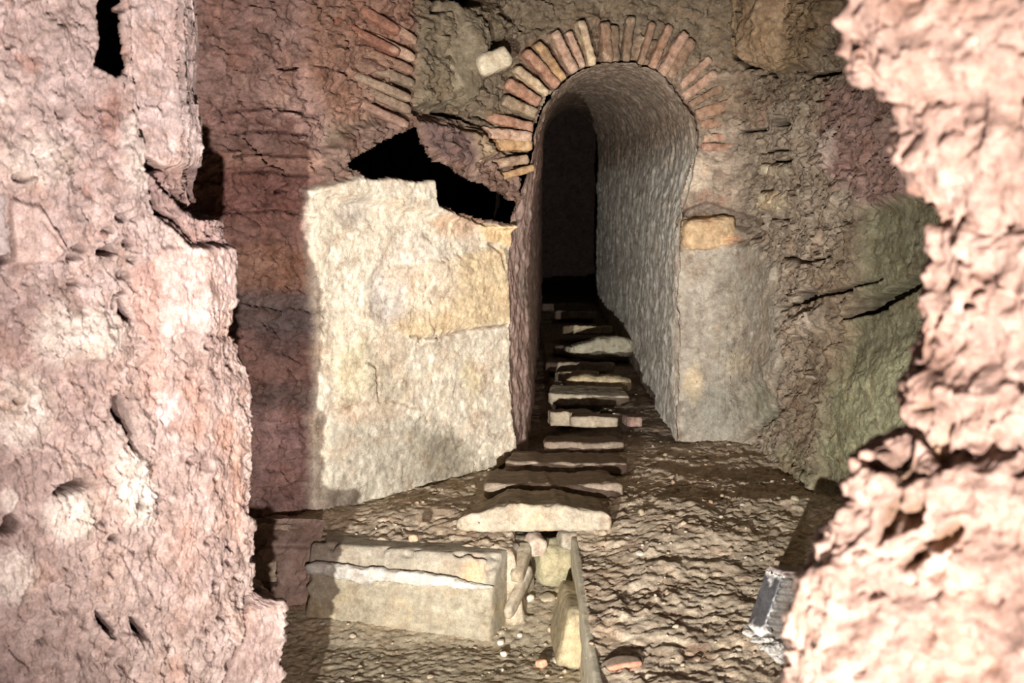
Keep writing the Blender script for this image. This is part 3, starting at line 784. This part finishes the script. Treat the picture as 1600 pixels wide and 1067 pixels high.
# ------------------------------------------------------------------ brick arch round the tunnel mouth
rng = random.Random(4)
def wall_y(px): return float(np.interp(px, [740, 790, 830, 1080, 1130, 1160], [5.34, 5.41, 5.47, 5.72, 5.74, 5.75]))
c0 = at(958, 226, 5.58)
arch = empty('brick_arch', tuple(c0))
tag(arch, 'arch of weathered orange and cream bricks over the tunnel mouth', 'arch')
BR = [(176, 138, 86), (190, 166, 128), (160, 116, 88), (182, 148, 104), (150, 122, 94), (176, 142, 116), (140, 120, 92)]
BR2 = [(156, 118, 90), (170, 134, 108), (140, 110, 84), (126, 104, 80), (160, 120, 96)]
for i in range(27):
    ang = math.radians(196 - i * 7.6 + rng.uniform(-2, 2))
    rl = rng.uniform(54, 78) if i > 3 else rng.uniform(66, 90)
    rm = 130 + rl / 2 + rng.uniform(-1, 7)
    px, py = 958 + rm * math.cos(ang), 228 - rm * math.sin(ang)
    Y = wall_y(px) + .040 + rng.uniform(-.016, .016) + (.020 if ang < 1.6 else 0)
    P = at(px, py, Y)
    s = Y / FPX
    col = rng.choice(BR if ang > 1.75 else BR2)
    tw = math.atan2(wall_y(px + 30) - wall_y(px - 30), 60 * s)
    o = stone('brick', (rl * s, .12, rng.uniform(.030, .052)), tuple(P - c0), col, 40 + i, (0, -ang, tw * .6), .008, 9, .30, .22, None, MAT_WALL, arch,
              [((120, 96, 74), 14, .0, .4, .6), ((200, 178, 144), 18, .1, .45, .5)], freq=8)

# tilted courses of an older vault, left of the arch
c0 = at(595, 110, 5.1)
vault = empty('brick_springer', tuple(c0))
tag(vault, 'broken stub of a vault with slanting brick courses above the pale pier', 'brickwork')
for i, (px, py, ln, th, an, col) in enumerate([(560, 22, 130, 16, 24, (158, 108, 84)), (596, 40, 110, 14, 26, (176, 140, 112)), (560, 58, 130, 14, 22, (150, 100, 76)), (598, 74, 96, 15, 22, (190, 156, 128)),
                                               (588, 94, 110, 16, 18, (146, 112, 88)), (592, 116, 104, 15, 17, (136, 118, 94)), (584, 136, 112, 14, 19, (150, 128, 104)),
                                               (590, 156, 100, 15, 20, (138, 116, 94)), (582, 176, 110, 14, 21, (156, 122, 104))]):
    Y = 4.955 + (px - 590) * .0022 + rng.uniform(-.02, .02)
    P = at(px, py, Y); s = Y / FPX
    stone('brick', (ln * s, .16, th * s), tuple(P - c0), col, 80 + i, (0, math.radians(an), .5), .009, 6, .2, .14, None, MAT_WALL, vault,
          [((110, 84, 68), 12, .0, .4, .6), ((196, 168, 140), 16, .1, .45, .5)], freq=7)

# ------------------------------------------------------------------ stones set in the rock face
def wall_stone(name, px, py, wpx, hpx, Y, ang, col, label, cat, seed, p=4, depth=None, mott=None, amp=.14):
    P = at(px, py, Y); s = Y / FPX
    o = stone(name, (wpx * s, depth or wpx * s * .8, hpx * s), tuple(P), col, seed, (0, math.radians(ang), .25), .007, p, amp, .06, None, MAT_STONE, None,
              mott or [((150, 120, 90), 10, .1, .4, .6)], freq=8)
    return tag(o, label, cat)
o = wall_stone('boulder', 1238, 36, 150, 140, 5.22, 6, (134, 110, 78), 'large brown boulder bulging from the wall above and right of the arch', 'boulder', 107, 4, .30, [((104, 84, 60), 6, .0, .4, .7), ((160, 132, 92), 9, .1, .4, .6)], .16)
o.data.materials[0] = MAT_WALL
o = wall_stone('boulder', 698, 90, 112, 150, 5.27, 14, (120, 108, 84), 'olive grey boulder between slanting bricks and the small cream chunk', 'boulder', 108, 4, .26, [((92, 80, 60), 7, .0, .4, .7), ((150, 136, 106), 10, .1, .4, .6)], .18)
o.data.materials[0] = MAT_WALL
wall_stone('limestone_chunk', 770, 96, 54, 34, 5.21, -24, (188, 176, 146), 'small cream stone chunk jutting from the wall left of the arch top', 'stone', 101)
wall_stone('wall_stone', 735, 228, 44, 56, 5.30, 5, (160, 140, 104), 'rounded brownish stone left of the lowest arch bricks', 'stone', 102)
wall_stone('wall_stone', 1104, 364, 84, 48, 5.76, -4, (190, 158, 112), 'ochre stone set at the top of the grey pier', 'stone', 103, 5, .14, [((196, 128, 88), 9, .1, .35, .8), ((226, 196, 140), 12, .1, .4, .7)])
wall_stone('wall_stone', 1212, 266, 46, 18, 5.48, 4, (200, 184, 152), 'upper of two small pale stones in the rough wall', 'stone', 104)
wall_stone('wall_stone', 1210, 315, 44, 28, 5.50, 3, (210, 190, 150), 'lower and squarer of two small pale stones in the rough wall', 'stone', 105)

# ------------------------------------------------------------------ stones in the channel and its edge
o = stone('boulder', (.15, .15, .16), tuple(at(869, 880, 4.42)), (168, 158, 118), 111, (.3, .15, .2), .009, 3.2, .14, .04, freq=7, mott=[((130, 128, 90), 9, .1, .4, .6)])
tag(o, 'greenish boulder wedged in the channel under the front slab', 'boulder')
o = stone('support_stone', (.07, .09, .06), tuple(at(888, 842, 4.37)), (160, 150, 130), 112, (0, .1, .2), .008, 4, .16, .05, freq=10)
tag(o, 'small grey stone propping the right end of the front slab', 'stone')
o = stone('upright_slab', (.085, .36, .19), (.188, 3.98, -.205), (172, 154, 112), 113, (0, .22, .03), .008, 8, .06, .04, freq=6,
          mott=[((160, 148, 120), 8, .0, .35, .8), ((216, 206, 196), 11, .2, .45, .6)])
tag(o, 'yellowish slab standing on edge along the right side of the channel', 'slab')
def cs(P, V):
    x, y, z = P.T.copy()
    return np.stack([x + .005 * fbm(np.stack([y, y * 0, y * 0], 1), 5, 3, .6, 2) - .008 * V[:, 1], y, z + .006 + np.interp(y + 3.66, [2.9, 3.4, 4.35], [-.13, -.10, -.01])], 1)
o = stone('channel_curb', (.026, 1.42, .12), (.222, 3.66, -.062), (190, 182, 156), 114, (0, 0, 0), .010, 8, .10, .10, shape=cs, freq=9, mat=MAT_FINE)
tag(o, 'pale mortared edging strip along the right side of the channel', 'edging')
def shard(a, b, wpx, th, col, label, seed):
    a, b = np.array(a), np.array(b)
    d = b - a; L = float(np.linalg.norm(d))
    from mathutils import Vector
    q = Vector(d).to_track_quat('Z', 'Y').to_euler()
    o = stone('stone_shard', (wpx, th, L), tuple((a + b) / 2), col, seed, tuple(q), .008, 5, .12, .08, freq=8)
    return tag(o, label, 'stone shard')
shard(at(792, 962, 4.12), at(828, 888, 4.30), .030, .05, (176, 164, 140), 'long thin shard leaning against the channel side', 115)
shard(at(806, 905, 4.20), at(822, 852, 4.36), .05, .05, (160, 146, 120), 'broad stubby shard at the corner of the ledge block', 116)
o = stone('rubble_stone', (.07, .08, .07), tuple(at(836, 850, 4.37)), (190, 170, 150), 117, (.3, .2, .4), .008, 4, .2, .06, freq=10)
tag(o, 'pinkish rubble stone in the channel under the left of the slab', 'stone')

# ------------------------------------------------------------------ loose bits
def floor_hit(px, py, z0, dz=0.0):
    P = on(px, py, z0); return P + np.array([0, 0, dz])
def pebble(px, py, size, z0, col, label, seed, flat=.75, cat='pebble', name='pebble'):
    P = floor_hit(px, py, z0)
    o = stone(name, (size, size * .9, size * flat), (P[0], P[1], P[2] + size * flat * .35), col, seed, (.2, .1, seed * .7), size / 8, 3.2, .22, .06, freq=.6 / size)
    return tag(o, label, cat)
pebble(646, 845, .032, .01, (206, 164, 130), 'orange pebble lying alone on the earth of the left ledge', 121)
pebble(846, 1041, .036, -.31, (224, 170, 130), 'peach pebble on the pit floor below the channel', 122)
pebble(783, 1006, .024, -.31, (214, 204, 186), 'whitish pebble near the foot of the ledge block corner', 123)
pebble(787, 1024, .022, -.31, (226, 216, 200), 'second whitish pebble, just below the first by the block corner', 124)
pebble(812, 994, .016, -.30, (220, 208, 190), 'tiny white pebble between the block corner and the yellowish slab', 125)
pebble(871, 1034, .030, -.31, (186, 176, 152), 'flat grey pebble right of the peach one on the pit floor', 126, .5)
pebble(1038, 852, .026, .0, (214, 200, 170), 'pale flat pebble on the earth right of the front slab', 127, .5)
pebble(1056, 770, .034, .03, (186, 170, 142), 'tan pebble on the earth before the grey pier', 128, .5)
pebble(1062, 800, .030, .03, (190, 172, 140), 'grey tan pebble, the lower of two right of the slabs', 129, .5)
pebble(1002, 578, .055, .07, (186, 176, 150), 'greyish cobble between slabs and tunnel wall', 130, .6)
pebble(1012, 598, .06, .06, (180, 170, 146), 'cobble by the tunnel wall, beside the yellowish slab', 131, .6)
pebble(862, 985, .030, -.29, (180, 166, 140), 'rounded stone sunk in the channel gravel', 132, .6)
pebble(855, 940, .06, -.26, (176, 162, 134), 'flat stone half buried in the channel gravel', 133, .5)
# broken tile
P = on(970, 1040, -.105)
def tl(P_, V):
    x, y, z = P_.T.copy()
    return np.stack([x, y * (1 - .5 * np.abs(V[:, 0]) ** 2), z + .010 * (1 - V[:, 0] ** 2)], 1)
def tp(P_, V, c):
    return c + (lin((206, 124, 92)) - c) * sst(-.55, -.95, V[:, 1])[:, None]
o = stone('tile_fragment', (.115, .055, .016), tuple(P), (150, 132, 112), 141, (.12, -.14, .12), .005, 6, .10, .08, shape=tl, paint=tp, freq=9)
tag(o, 'broken curved tile with a red edge on the earth near the right rock', 'tile')

# ------------------------------------------------------------------ dark grooved block standing on the right
base = on(1205, 1000, -.05)
root = empty('grooved_block', tuple(base))
root.rotation_euler = (-.03, .36, math.radians(24))
tag(root, 'dark grooved block with white crusted edges leaning by the right rock', 'block')
def gb(P, V):
    x, y, z = P.T.copy()
    fr = (V[:, 1] < -.9) & (np.abs(V[:, 0]) < .92)
    g = np.sin((z - x * .12) * 2 * math.pi / .021)
    y = np.where(fr, y + .0045 * np.clip(g * 1.5 + .3, -1, 1), y)
    return np.stack([x * (1 - .05 * (V[:, 2] + 1)), y, z + .012 * V[:, 0] * (V[:, 2] > .8)], 1)
def gp(P, V, c):
    n = fbm(P, 22, 4, .6, 3)
    lf = sst(-.7, -.95, V[:, 0])
    c = c + (lin((70, 70, 74)) - c) * lf[:, None]
    wt = np.maximum(lf * sst(-.55, -.8, V[:, 2] + .5 * n), lf * sst(.6, .85, V[:, 2] + .5 * n))
    ed = sst(.80, .97, np.sort(np.abs(V), axis=1)[:, 1]) * sst(-.1, .3, n)
    c = c + (lin((226, 222, 216)) - c) * np.clip(wt + ed * .7, 0, 1)[:, None]
    tp_ = sst(.8, .95, V[:, 2])
    c = c + (lin((120, 84, 78)) - c) * (tp_ * .7)[:, None]
    gv = (V[:, 1] < -.9) * sst(.2, .9, np.sin((P[:, 2] - P[:, 0] * .12) * 2 * math.pi / .021))
    return c * (1 - .0 * gv)[:, None]
stone('body', (.135, .075, .215), (0, 0, .095), (112, 106, 100), 151, (0, 0, 0), .0035, 16, .03, .03, shape=gb, mat=MAT_DARK, parent=root, paint=gp, freq=10,
      )
for k, (x, y, z, s) in enumerate(((-.06, -.035, .0, .05), (-.035, -.05, -.01, .06), (.01, -.052, -.012, .07), (-.07, .01, .006, .045), (.055, -.05, -.018, .06), (-.055, -.04, .03, .03), (-.02, -.06, -.03, .05))):
    o = stone('crust', (s * 1.3, s * .8, s * .34), (x, y, z), (176, 174, 170), 160 + k, (0, -.36, .3 * k), .003, 2.6, .5, .45, parent=root, freq=16, mat=MAT_FINE)
    o['label'] = 'white powdery crust'

# ------------------------------------------------------------------ gravel and crumbs over the earth (nobody could count them)
rs = np.random.RandomState(12)
GV, GF, GC = [], [], []
V0, F0 = cube_grid((2, 2, 2)); V0 = V0 / np.linalg.norm(V0, axis=1)[:, None]
FH = FLOOR_H
nv = 0
for k in range(800):
    x, y = rs.uniform(-.7, 1.15), rs.uniform(2.9, 7.5)
    if y > np.interp(x, plan_x, plan_y) - .08 and not (.14 < x < .70): continue
    z = FH(x, y)
    s = rs.gamma(2.2, .0022) + .002
    q = V0 * np.array([s, s * rs.uniform(.6, 1), s * rs.uniform(.4, .8)]) * (1 + .3 * rs.uniform(-1, 1, (len(V0), 1)))
    a = rs.uniform(0, 6.28); ca, sa = math.cos(a), math.sin(a)
    q = np.stack([q[:, 0] * ca - q[:, 1] * sa, q[:, 0] * sa + q[:, 1] * ca, q[:, 2]], 1) + np.array([x, y, z + s * .2])
    GV.append(q); GF.append(F0 + nv); nv += len(V0)
    GC.append(np.tile(lin([(190, 172, 142), (170, 152, 122), (160, 136, 110), (190, 180, 160)][rs.randint(4)]), (len(V0), 1)))
o = link_mesh('gravel', np.vstack(GV), np.vstack(GF), np.vstack(GC), MAT_STONE)
o['kind'] = 'stuff'
tag(o, 'scattered crumbs of gravel over the earth floor', 'gravel')
